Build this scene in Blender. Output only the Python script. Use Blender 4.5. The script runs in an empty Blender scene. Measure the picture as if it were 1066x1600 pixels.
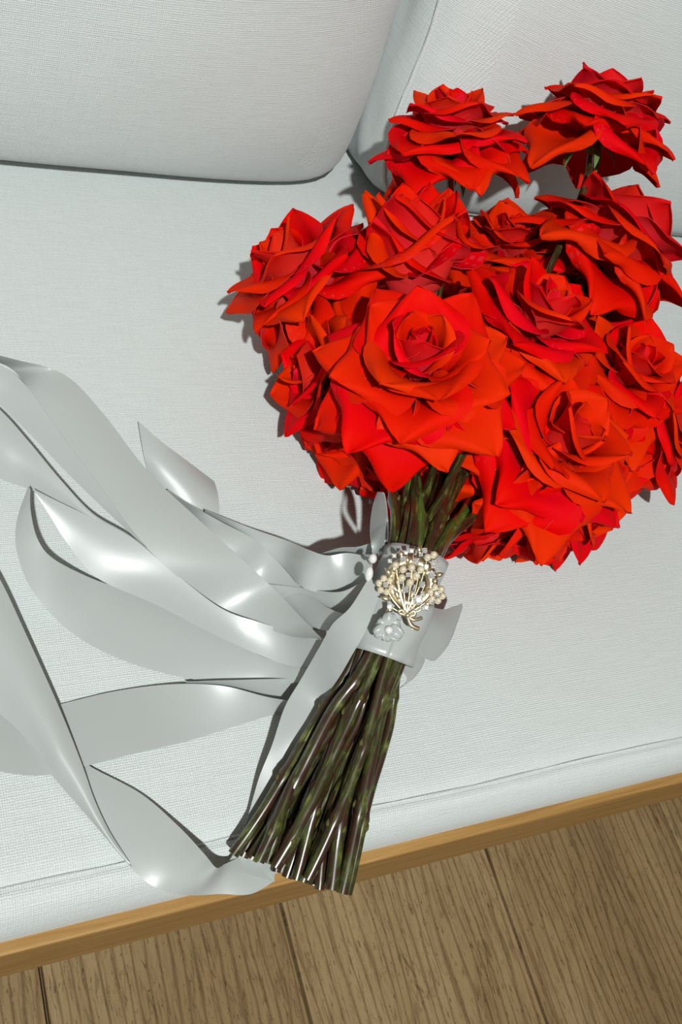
import bpy, bmesh, math, random
from mathutils import Vector, Matrix, noise
PI = math.pi
sc = bpy.context.scene
C = sc.collection
SEAT = 0.40                      # height of the sofa seat above the floor

# ------------------------------------------------------------------ camera
FPX = 1600 * 35 / 36.0
_v1 = Vector((2967.0, -200.0, FPX)); _v2y = -3000.0
_v2 = Vector(((-(FPX * FPX) + 200 * _v2y) / 2967.0, _v2y, FPX))
AX = _v1.normalized(); AY = _v2.normalized(); AZ = AX.cross(AY)
CAM_R = Vector((AX.x, AY.x, AZ.x)); CAM_D = Vector((AX.y, AY.y, AZ.y)); CAM_F = Vector((AX.z, AY.z, AZ.z))
CAM = Vector((0, 0, SEAT + 0.52))
cd = bpy.data.cameras.new('camera'); cam = bpy.data.objects.new('camera', cd); C.objects.link(cam)
cd.lens = 35; cd.sensor_width = 36; cd.sensor_fit = 'AUTO'; cd.clip_start = 0.01
m = Matrix((CAM_R, -CAM_D, -CAM_F)).transposed().to_4x4(); m.translation = CAM
cam.matrix_world = m
sc.camera = cam
sc.view_settings.view_transform = 'Standard'; sc.view_settings.look = 'None'
sc.view_settings.gamma = 1.0; sc.view_settings.exposure = 0.0; sc.view_settings.use_curve_mapping = False

# ------------------------------------------------------------------ light
w = bpy.data.worlds.new('world'); sc.world = w; w.use_nodes = True
w.node_tree.nodes['Background'].inputs['Color'].default_value = (1.0, 0.83, 0.68, 1)
w.node_tree.nodes['Background'].inputs['Strength'].default_value = 0.14
fl = bpy.data.lights.new('camera_flash_offscreen', 'SPOT'); fl.shadow_soft_size = 0.026; fl.spot_size = math.radians(62); fl.spot_blend = 1.0; fl.energy = 186
fl.color = (0.975, 1.0, 0.985)
flo = bpy.data.objects.new('camera_flash_offscreen', fl); C.objects.link(flo)
flo.location = CAM + CAM_R * 0.33 + CAM_D * 0.10 - CAM_F * 1.40
_aim = Vector((0.46, 0.56, SEAT)) - flo.location
flo.rotation_euler = _aim.to_track_quat('-Z', 'Y').to_euler()

# ------------------------------------------------------------------ helpers
def ray(px, py):
    a = (px - 533) / FPX; b = (py - 800) / FPX
    return CAM_R * a + CAM_D * b + CAM_F
def P(px, py, z):
    """point of the place seen along a sight line at height z above the seat"""
    r = ray(px, py); t = (SEAT + z - CAM.z) / r.z
    return CAM + r * t
def hashr(i, k=0):
    return random.Random(i * 7919 + k * 104729 + 17).random()
def mesh_obj(name, verts, faces, mats, parent=None, midx=None, uvs=None, smooth=True):
    me = bpy.data.meshes.new(name)
    me.from_pydata([tuple(v) for v in verts], [], faces)
    for mt in (mats if isinstance(mats, (list, tuple)) else [mats]): me.materials.append(mt)
    if midx: me.polygons.foreach_set('material_index', midx)
    if smooth: me.polygons.foreach_set('use_smooth', [True] * len(me.polygons))
    if uvs:
        ul = me.uv_layers.new(name='UVMap')
        lv = [0] * len(me.loops); me.loops.foreach_get('vertex_index', lv)
        flat = []
        for i in lv: flat += uvs[i]
        ul.data.foreach_set('uv', flat)
    me.update()
    o = bpy.data.objects.new(name, me); C.objects.link(o)
    if parent: o.parent = parent
    return o
def empty(name, loc, label, cat, group=None):
    o = bpy.data.objects.new(name, None); C.objects.link(o); o.location = loc; o.empty_display_size = 0.02
    tag(o, label, cat, group); return o
def tag(o, label=None, cat=None, group=None, kind=None):
    if label: o['label'] = label
    if cat: o['category'] = cat
    if group: o['group'] = group
    if kind: o['kind'] = kind
    return o
def catmull(pts, n):
    """n+1 samples through the points, centripetal enough for our use"""
    out = []; m_ = len(pts) - 1
    for k in range(n + 1):
        t = k / n * m_; i = min(int(t), m_ - 1); f = t - i
        p0 = pts[max(i - 1, 0)]; p1 = pts[i]; p2 = pts[i + 1]; p3 = pts[min(i + 2, m_)]
        out.append(0.5 * ((2 * p1) + (p2 - p0) * f + (2 * p0 - 5 * p1 + 4 * p2 - p3) * f * f + (3 * p1 - p0 - 3 * p2 + p3) * f ** 3))
    return out
def tube_data(path, radii, seg=8, cap=True, V=None, F=None, MI=None, mi=0, capmi=None):
    V = [] if V is None else V; F = [] if F is None else F; MI = [] if MI is None else MI
    base = len(V); n = len(path); ref = None
    for i, p in enumerate(path):
        t = (path[min(i + 1, n - 1)] - path[max(i - 1, 0)])
        t = t.normalized() if t.length > 1e-9 else Vector((0, 0, 1))
        if ref is None:
            ref = Vector((0, 0, 1)) if abs(t.z) < 0.9 else Vector((1, 0, 0))
        a = (ref - t * ref.dot(t)).normalized(); ref = a; b = t.cross(a)
        r = radii[i] if isinstance(radii, (list, tuple)) else radii
        for k in range(seg):
            an = 2 * PI * k / seg
            V.append(p + a * (math.cos(an) * r) + b * (math.sin(an) * r))
    for i in range(n - 1):
        for k in range(seg):
            k2 = (k + 1) % seg
            F.append((base + i * seg + k, base + i * seg + k2, base + (i + 1) * seg + k2, base + (i + 1) * seg + k)); MI.append(mi)
    if cap:
        for s, rev in ((0, True), (n - 1, False)):
            q = [base + s * seg + k for k in range(seg)]
            F.append(tuple(q[::-1] if rev else q)); MI.append(mi if capmi is None else capmi)
    return V, F, MI
def box(name, lo, hi, mat, parent=None, bev=0.0, shared=None):
    bm = bmesh.new(); bmesh.ops.create_cube(bm, size=1)
    for v in bm.verts:
        v.co = Vector((lo[0] + (v.co.x + .5) * (hi[0] - lo[0]), lo[1] + (v.co.y + .5) * (hi[1] - lo[1]), lo[2] + (v.co.z + .5) * (hi[2] - lo[2])))
    if bev: bmesh.ops.bevel(bm, geom=list(bm.edges), offset=bev, segments=2, affect='EDGES', profile=0.5)
    me = bpy.data.meshes.new(name); bm.to_mesh(me); bm.free(); me.materials.append(mat)
    o = bpy.data.objects.new(name, me); C.objects.link(o)
    if parent: o.parent = parent
    return o

# ------------------------------------------------------------------ materials
class NT:
    def __init__(s, name):
        s.m = bpy.data.materials.new(name); s.m.use_nodes = True; s.t = s.m.node_tree
        s.b = s.t.nodes['Principled BSDF']; s.out = s.t.nodes['Material Output']
    def n(s, typ, **kw):
        x = s.t.nodes.new(typ)
        for k, v in kw.items():
            if k in x.inputs: x.inputs[k].default_value = v
            else: setattr(x, k, v)
        return x
    def l(s, a, b): s.t.links.new(a, b)
    def ramp(s, fac, stops):
        r = s.n('ShaderNodeValToRGB'); e = r.color_ramp.elements
        while len(e) < len(stops): e.new(0.5)
        for i, (p, c) in enumerate(stops): e[i].position = p; e[i].color = (*c, 1)
        if fac is not None: s.l(fac, r.inputs[0])
        return r
    def set(s, **kw):
        for k, v in kw.items(): s.b.inputs[k.replace('_', ' ')].default_value = v
    def bump(s, h, strength, dist):
        b = s.n('ShaderNodeBump', Strength=strength, Distance=dist); s.l(h, b.inputs['Height']); s.l(b.outputs[0], s.b.inputs['Normal']); return b

def fabric_mat(name, col, rot=0.0):
    k = NT(name); tc = k.n('ShaderNodeTexCoord')
    mp = k.n('ShaderNodeMapping'); mp.inputs['Rotation'].default_value = (0, 0, rot); k.l(tc.outputs['UV'], mp.inputs[0])
    def thread(direction, scale):
        wv = k.n('ShaderNodeTexWave', bands_direction=direction, wave_profile='SIN'); wv.inputs['Scale'].default_value = scale
        wv.inputs['Distortion'].default_value = 3.2; wv.inputs['Detail'].default_value = 2.0; wv.inputs['Detail Scale'].default_value = 2.2
        k.l(mp.outputs[0], wv.inputs[0]); return wv
    a = thread('X', 260.0); b = thread('Y', 230.0)
    mx = k.n('ShaderNodeMath', operation='MULTIPLY'); k.l(a.outputs['Fac'], mx.inputs[0]); k.l(b.outputs['Fac'], mx.inputs[1])
    # slubs: long thin thread irregularities
    ms = k.n('ShaderNodeMapping'); ms.inputs['Scale'].default_value = (40, 900, 1); k.l(mp.outputs[0], ms.inputs[0])
    sl = k.n('ShaderNodeTexNoise', Scale=1.0, Detail=3.0); k.l(ms.outputs[0], sl.inputs[0])
    ms2 = k.n('ShaderNodeMapping'); ms2.inputs['Scale'].default_value = (900, 40, 1); k.l(mp.outputs[0], ms2.inputs[0])
    sl2 = k.n('ShaderNodeTexNoise', Scale=1.0, Detail=3.0); k.l(ms2.outputs[0], sl2.inputs[0])
    ad = k.n('ShaderNodeMath', operation='ADD'); k.l(sl.outputs[0], ad.inputs[0]); k.l(sl2.outputs[0], ad.inputs[1])
    h = k.n('ShaderNodeMath', operation='MULTIPLY_ADD'); k.l(ad.outputs[0], h.inputs[0]); h.inputs[1].default_value = 0.9; k.l(mx.outputs[0], h.inputs[2])
    cr = k.ramp(sl.outputs[0], [(0.30, tuple(c * 0.94 for c in col)), (0.62, col)])
    k.l(cr.outputs[0], k.b.inputs['Base Color'])
    k.set(Roughness=0.85, Specular_IOR_Level=0.25, Sheen_Weight=0.25, Sheen_Roughness=0.5)
    k.bump(h.outputs[0], 0.6, 0.0006)
    return k.m
M = {}
M['fabric'] = fabric_mat('white_linen', (0.65, 0.70, 0.69))
M['fabric_dark'] = M['fabric']

def oak_mat(name, c1, c2, c3, sx, sy, rough=0.45):
    k = NT(name); tc = k.n('ShaderNodeTexCoord')
    mp = k.n('ShaderNodeMapping'); mp.inputs['Scale'].default_value = (sx, sy, sx); k.l(tc.outputs['Object'], mp.inputs[0])
    n1 = k.n('ShaderNodeTexNoise', Scale=1.0, Detail=6.0, Roughness=0.65, Distortion=0.6); k.l(mp.outputs[0], n1.inputs[0])
    r = k.ramp(n1.outputs[0], [(0.28, c3), (0.5, c1), (0.72, c2)])
    k.l(r.outputs[0], k.b.inputs['Base Color']); k.set(Roughness=rough, Specular_IOR_Level=0.4)
    k.bump(n1.outputs[0], 0.15, 0.0008)
    return k.m
M['oak_rail'] = oak_mat('oak_rail', (0.36, 0.20, 0.060), (0.44, 0.265, 0.090), (0.26, 0.135, 0.036), 9, 260)
# the grain of the rail runs along X
_n = [x for x in M['oak_rail'].node_tree.nodes if x.type == 'MAPPING'][0]; _n.inputs['Scale'].default_value = (9, 260, 260)

def floor_mat():
    k = NT('weathered_oak_floor'); tc = k.n('ShaderNodeTexCoord'); oi = k.n('ShaderNodeObjectInfo')
    off = k.n('ShaderNodeVectorMath', operation='SCALE'); cb = k.n('ShaderNodeCombineXYZ')
    k.l(oi.outputs['Random'], cb.inputs[0]); k.l(oi.outputs['Random'], cb.inputs[1]); k.l(cb.outputs[0], off.inputs[0]); off.inputs['Scale'].default_value = 37.0
    add = k.n('ShaderNodeVectorMath', operation='ADD'); k.l(tc.outputs['Object'], add.inputs[0]); k.l(off.outputs[0], add.inputs[1])
    def nz(scale, sc3, detail, dist, rough=0.6):
        mp = k.n('ShaderNodeMapping'); mp.inputs['Scale'].default_value = sc3; k.l(add.outputs[0], mp.inputs[0])
        n_ = k.n('ShaderNodeTexNoise', Scale=scale, Detail=detail, Roughness=rough, Distortion=dist); k.l(mp.outputs[0], n_.inputs[0]); return n_
    broad = nz(1.0, (9, 2.5, 1), 3, 0.4)
    grain = nz(1.0, (150, 14, 1), 7, 2.2, 0.75)
    pores = nz(1.0, (430, 90, 1), 4, 0.6, 0.7)
    knots = nz(1.0, (30, 12, 1), 6, 1.2, 0.75)
    base = k.ramp(broad.outputs[0], [(0.3, (0.28, 0.185, 0.085)), (0.5, (0.36, 0.245, 0.115)), (0.7, (0.45, 0.325, 0.165))])
    def mul(col, fac, stops):
        r = k.ramp(fac, stops); x = k.n('ShaderNodeMix', data_type='RGBA', blend_type='MULTIPLY'); x.inputs[0].default_value = 1.0
        k.l(col, x.inputs[6]); k.l(r.outputs[0], x.inputs[7]); return x.outputs[2]
    c = mul(base.outputs[0], grain.outputs[0], [(0.32, (0.50, 0.45, 0.40)), (0.50, (1, 1, 1)), (1, (1.12, 1.12, 1.12))])
    c = mul(c, pores.outputs[0], [(0.33, (0.40, 0.34, 0.30)), (0.41, (1, 1, 1)), (1, (1, 1, 1))])
    c = mul(c, knots.outputs[0], [(0.27, (0.38, 0.30, 0.22)), (0.40, (1, 1, 1)), (1, (1, 1, 1))])
    # ring figure: distorted bands
    mp = k.n('ShaderNodeMapping'); mp.inputs['Scale'].default_value = (14, 2.2, 1); k.l(add.outputs[0], mp.inputs[0])
    wv = k.n('ShaderNodeTexWave', bands_direction='X'); wv.inputs['Scale'].default_value = 2.2; wv.inputs['Distortion'].default_value = 9.0
    wv.inputs['Detail'].default_value = 3.0; wv.inputs['Detail Scale'].default_value = 0.9; k.l(mp.outputs[0], wv.inputs[0])
    c = mul(c, wv.outputs['Fac'], [(0.0, (0.66, 0.61, 0.56)), (0.25, (1, 1, 1)), (1, (1, 1, 1))])
    k.l(c, k.b.inputs['Base Color']); k.set(Roughness=0.55, Specular_IOR_Level=0.3)
    k.bump(grain.outputs[0], 0.3, 0.0008)
    return k.m
M['floor'] = floor_mat()
_k = NT('underfloor_wood'); _k.set(Base_Color=(0.24, 0.16, 0.085, 1), Roughness=0.9); M['joint'] = _k.m
# ------------------------------------------------------------------ floor
sub = box('floor', (-2.2, -1.6, -0.04), (3.0, 2.2, -0.012), M['joint']); tag(sub, 'wooden underfloor below the oak planks', 'floor', kind='structure')
xs = [0.139 - 0.226 * k for k in range(8, 0, -1)] + [0.139, 0.357, 0.590, 0.834] + [0.834 + 0.226 * k for k in range(1, 8)]
for i in range(len(xs) - 1):
    a, b = xs[i] + 0.0016, xs[i + 1] - 0.0016
    pl = box('plank', (a, -1.55, -0.012), (b, 2.15, 0.0), M['floor'], sub, bev=0.0012)

# ------------------------------------------------------------------ sofa
sofa = empty('sofa', (0.4, 0.4, 0), 'white linen sofa with an oak front rail above the plank floor', 'sofa')
def child(o): o.parent = sofa; o.matrix_parent_inverse = Matrix.Translation((-0.4, -0.4, 0)); return o
def build_seat():
    prof = []   # (y, z) from back to front underside
    for i in range(34): prof.append((0.86 - i * (0.86 - 0.118) / 33, 0.0))
    prof += [(0.113, -0.0002), (0.109, -0.0007), (0.1065, -0.0014), (0.1045, -0.0026), (0.1025, -0.0030), (0.1005, -0.0022), (0.0985, -0.0020), (0.0955, -0.0032), (0.0925, -0.0058),
             (0.0895, -0.0098), (0.0870, -0.0150), (0.0855, -0.0210), (0.0850, -0.0280), (0.0852, -0.0350), (0.0856, -0.0420), (0.0875, -0.0600)]
    NX = 150; x0, x1 = -0.9, 1.75
    V = []; F = []; UV = []
    s = 0; acc = [0]
    for i in range(1, len(prof)): acc.append(acc[-1] + math.hypot(prof[i][0] - prof[i - 1][0], prof[i][1] - prof[i - 1][1]))
    for j in range(NX + 1):
        x = x0 + (x1 - x0) * j / NX
        for i, (y, z) in enumerate(prof):
            wob = 0.0006 * math.sin(x * 31 + 0.7) + 0.0008 * math.sin(x * 11.3)
            k = max(0.0, min(1.0, (y - 0.09) / 0.1))
            zz = z + 0.0016 * k * noise.noise(Vector((x * 5, y * 5, 0.3))) * (1 if y > .11 else .3)
            V.append(Vector((x, y + (wob if y < 0.12 and y > 0.095 else 0), SEAT + zz))); UV.append((x, acc[i]))
    n = len(prof)
    for j in range(NX):
        for i in range(n - 1): F.append((j * n + i, j * n + i + 1, (j + 1) * n + i + 1, (j + 1) * n + i))
    # under side
    b0 = len(V)
    for j in (0, NX):
        x = x0 + (x1 - x0) * j / NX
        V.append(Vector((x, 0.0875, SEAT - 0.09))); V.append(Vector((x, 0.86, SEAT - 0.09))); UV += [(x, 0), (x, 1)]
    F.append((b0, b0 + 1, b0 + 3, b0 + 2))
    F.append(tuple([b0 + 1] + list(range(0, n)) + [b0])); F.append(tuple([b0 + 2] + [NX * n + i for i in range(n - 1, -1, -1)] + [b0 + 3]))
    F.append((n - 1, NX * n + n - 1, b0 + 2, b0)); F.append((0, b0 + 1, b0 + 3, NX * n))
    o = mesh_obj('seat', V, F, M['fabric'], uvs=UV); child(o)
    # stitched seam lying in the groove along the front edge
    st = []
    for j in range(140):
        x = -0.88 + j * 0.0188
        wob = 0.0006 * math.sin(x * 31 + 0.7) + 0.0008 * math.sin(x * 11.3)
        st.append(Vector((x, 0.1030 + wob, SEAT - 0.0026)))
    V, F, MI = tube_data(st, [0.0009 + 0.00025 * math.sin(i * 2.1) for i in range(140)], 6)
    o = mesh_obj('seam', V, F, M['fabric_dark'], uvs=[(v.x, v.y) for v in V]); child(o)
build_seat()
child(box('front_rail', (-0.92, 0.0785, SEAT - 0.110), (1.77, 0.118, SEAT - 0.036), M['oak_rail'], bev=0.0016))
child(box('side_rail', (-0.92, 0.119, SEAT - 0.110), (-0.905, 0.90, SEAT - 0.036), M['oak_rail'], bev=0.0016))
child(box('side_rail', (1.755, 0.119, SEAT - 0.110), (1.77, 0.90, SEAT - 0.036), M['oak_rail'], bev=0.0016))
child(box('back_frame', (-0.90, 0.862, SEAT - 0.110), (1.75, 0.92, SEAT + 0.40), M['oak_rail'], bev=0.003))
for lx in (-0.88, 1.70):
    for ly in (0.13, 0.85):
        V, F, MI = tube_data([Vector((lx, ly, 0.0)), Vector((lx, ly, SEAT - 0.11))], [0.014, 0.022], 14)
        child(mesh_obj('leg', V, F, M['oak_rail']))

# ------------------------------------------------------------------ back cushions
def cushion(name, cx, cy, hw, hd, hh, lean, label, seed, pz=5.0, yaw=0.0, pipe=-0.62):
    """box cushion: rounded, puffed, leaning back; a seam with piping runs round the front edge"""
    root = empty(name, (cx, cy, SEAT), label, 'cushion', None)
    N = 44
    bm = bmesh.new(); bmesh.ops.create_cube(bm, size=2)
    bmesh.ops.subdivide_edges(bm, edges=list(bm.edges), cuts=N, use_grid_fill=True)
    R = Matrix.Rotation(-lean, 3, 'X')
    Rz = Matrix.Rotation(yaw, 3, 'Z')
    def shape(c):
        x, y, z = c
        m_ = ((abs(x) ** 14 + abs(z) ** 14) ** (pz / 14) + abs(y) ** pz) ** (1 / pz)
        x, y, z = x / m_, y / m_, z / m_
        # flatten towards a box, puff the faces
        px = x * hw; pz_ = z * hh
        bul = max(0.0, (1 - x * x)) * max(0.0, (1 - z * z))
        py = y * hd * (0.72 + 0.40 * bul ** 0.5)
        # slack folds that gather at the corners
        cr = (abs(x) ** 6) * (abs(z) ** 4)
        wr = 0.005 * cr * math.sin(34 * (x * hw - z * hh) + seed) + 0.0025 * noise.noise(Vector((x * 3 + seed, y * 2, z * 3)))
        py += wr
        px += 0.004 * noise.noise(Vector((z * 4 + seed, y * 3, 2.0)))
        p = Vector((px, py, pz_)); p = Rz @ (R @ p)
        return p
    for v in bm.verts: v.co = shape(v.co)
    zmin = min(v.co.z for v in bm.verts); dz = -zmin - 0.012
    for v in bm.verts:
        v.co.z += dz
        if v.co.z < 0.0012: v.co.z = 0.0012
    uvl = bm.loops.layers.uv.new('UVMap')
    for f in bm.faces:
        n_ = f.normal
        for l_ in f.loops:
            c = l_.vert.co; l_[uvl].uv = (c.x + seed, c.z * 1.0 - c.y * 0.25) if abs(n_.x) < 0.75 else (c.y + seed, c.z)
        f.smooth = True
    me = bpy.data.meshes.new('cover'); bm.to_mesh(me); bm.free(); me.materials.append(M['fabric'])
    o = bpy.data.objects.new('cover', me); C.objects.link(o); o.parent = root
    # piping round the front edge
    path = []
    K = 160
    for i in range(K + 1):
        a = 2 * PI * i / K
        cx_, cz_ = math.cos(a), math.sin(a)
        s = max(abs(cx_), abs(cz_)); q = shape((cx_ / s, pipe, cz_ / s)); q.z += dz; q.z = max(q.z, 0.004)
        path.append(q)
    V, F, MI = tube_data(path, [0.0026] * len(path), 7, cap=False)
    pp = mesh_obj('piping', V, F, M['fabric_dark'], root, uvs=[(v.x, v.z) for v in V])
    return root
cushion('back_cushion', 0.012, 0.705, 0.400, 0.105, 0.25, 0.20, 'plump white linen back cushion leaning left of the cushion gap', 1.3, pipe=0.0)
cushion('back_cushion', 0.830, 0.695, 0.405, 0.105, 0.25, 0.20, 'white linen back cushion standing behind the tallest roses', 4.1)
# ------------------------------------------------------------------ roses
def petal_mat(name, base, mid, tip, trans):
    k = NT(name); tc = k.n('ShaderNodeTexCoord'); sp = k.n('ShaderNodeSeparateXYZ'); k.l(tc.outputs['UV'], sp.inputs[0])
    oi = k.n('ShaderNodeObjectInfo')
    nz = k.n('ShaderNodeTexNoise', Scale=3.5, Detail=3.0); k.l(tc.outputs['UV'], nz.inputs[0])
    f = k.n('ShaderNodeMath', operation='MULTIPLY_ADD'); k.l(nz.outputs[0], f.inputs[0]); f.inputs[1].default_value = 0.5; k.l(sp.outputs[1], f.inputs[2])
    f2 = k.n('ShaderNodeMath', operation='SUBTRACT'); k.l(f.outputs[0], f2.inputs[0]); f2.inputs[1].default_value = 0.25
    r = k.ramp(f2.outputs[0], [(0.0, base), (0.42, mid), (0.95, tip)])
    hs = k.n('ShaderNodeHueSaturation'); k.l(r.outputs[0], hs.inputs['Color'])
    mr = k.n('ShaderNodeMapRange'); mr.inputs['To Min'].default_value = 0.4965; mr.inputs['To Max'].default_value = 0.504; k.l(oi.outputs['Random'], mr.inputs[0]); k.l(mr.outputs[0], hs.inputs['Hue'])
    k.l(hs.outputs[0], k.b.inputs['Base Color'])
    # fine veins running up the petal
    mp = k.n('ShaderNodeMapping'); mp.inputs['Scale'].default_value = (26, 2.5, 1); k.l(tc.outputs['UV'], mp.inputs[0])
    vn = k.n('ShaderNodeTexNoise', Scale=1.0, Detail=4.0, Distortion=0.5); k.l(mp.outputs[0], vn.inputs[0])
    k.bump(vn.outputs[0], 0.22, 0.0006)
    k.set(Roughness=0.65, Specular_IOR_Level=0.05, Sheen_Weight=0.0, Sheen_Roughness=0.4)
    k.b.inputs['Sheen Tint'].default_value = (1, 0.25, 0.2, 1)
    tr = k.n('ShaderNodeBsdfTranslucent'); k.l(hs.outputs[0], tr.inputs[0]); mx = k.n('ShaderNodeMixShader'); mx.inputs[0].default_value = trans
    k.l(k.b.outputs[0], mx.inputs[1]); k.l(tr.outputs[0], mx.inputs[2]); k.l(mx.outputs[0], k.out.inputs[0])
    return k.m
M['petal_in'] = petal_mat('rose_petal_face', (0.66, 0.002, 0.010), (0.72, 0.003, 0.001), (0.76, 0.013, 0.0005), 0.10)
M['petal_out'] = petal_mat('rose_petal_reverse', (0.68, 0.042, 0.046), (0.68, 0.022, 0.024), (0.70, 0.006, 0.006), 0.10)
def stem_mat(name, cols, top=None):
    k = NT(name); tc = k.n('ShaderNodeTexCoord'); oi = k.n('ShaderNodeObjectInfo')
    mp = k.n('ShaderNodeMapping'); mp.inputs['Scale'].default_value = (1.5, 5, 1); k.l(tc.outputs['UV'], mp.inputs[0])
    cb = k.n('ShaderNodeCombineXYZ'); ml = k.n('ShaderNodeMath', operation='MULTIPLY'); ml.inputs[1].default_value = 50; k.l(oi.outputs['Random'], ml.inputs[0]); k.l(ml.outputs[0], cb.inputs[0]); k.l(ml.outputs[0], cb.inputs[1])
    k.l(cb.outputs[0], mp.inputs['Location'])
    n1 = k.n('ShaderNodeTexNoise', Scale=1.0, Detail=5.0, Roughness=0.65, Distortion=0.5); k.l(mp.outputs[0], n1.inputs[0])
    r = k.ramp(n1.outputs[0], cols); k.l(r.outputs[0], k.b.inputs['Base Color'])
    if top:
        sp = k.n('ShaderNodeSeparateXYZ'); k.l(tc.outputs['UV'], sp.inputs[0])
        mr = k.n('ShaderNodeMapRange'); mr.inputs['From Min'].default_value = 1.9; mr.inputs['From Max'].default_value = 2.2; k.l(sp.outputs[1], mr.inputs[0])
        r2 = k.ramp(n1.outputs[0], top); x = k.n('ShaderNodeMix', data_type='RGBA'); k.l(mr.outputs[0], x.inputs[0]); k.l(r.outputs[0], x.inputs[6]); k.l(r2.outputs[0], x.inputs[7])
        k.l(x.outputs[2], k.b.inputs['Base Color'])
    k.set(Roughness=0.30, Specular_IOR_Level=0.5, Coat_Weight=0.55, Coat_Roughness=0.25, Coat_IOR=1.5)
    n2 = k.n('ShaderNodeTexNoise', Scale=4.0, Detail=4.0); k.l(mp.outputs[0], n2.inputs[0]); k.bump(n2.outputs[0], 0.10, 0.0005)
    return k.m
BARK = [(0.30, (0.008, 0.009, 0.003)), (0.43, (0.045, 0.016, 0.008)), (0.51, (0.028, 0.030, 0.008)), (0.60, (0.075, 0.085, 0.018)), (0.72, (0.22, 0.23, 0.06))]
M['stem'] = stem_mat('dark_stem', BARK)
M['stem_green'] = stem_mat('green_stem', BARK, [(0.30, (0.05, 0.07, 0.015)), (0.48, (0.06, 0.11, 0.02)), (0.62, (0.09, 0.17, 0.03)), (0.8, (0.15, 0.22, 0.05))])
_k = NT('cut_stem'); _k.set(Base_Color=(0.36, 0.38, 0.16, 1), Roughness=0.7); M['cut'] = _k.m
_k = NT('leaf_scar'); _k.set(Base_Color=(0.09, 0.085, 0.025, 1), Roughness=0.7, Specular_IOR_Level=0.2); M['scar'] = _k.m
_k = NT('sepal'); _k.set(Base_Color=(0.10, 0.17, 0.04, 1), Roughness=0.55); M['sepal'] = _k.m

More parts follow.
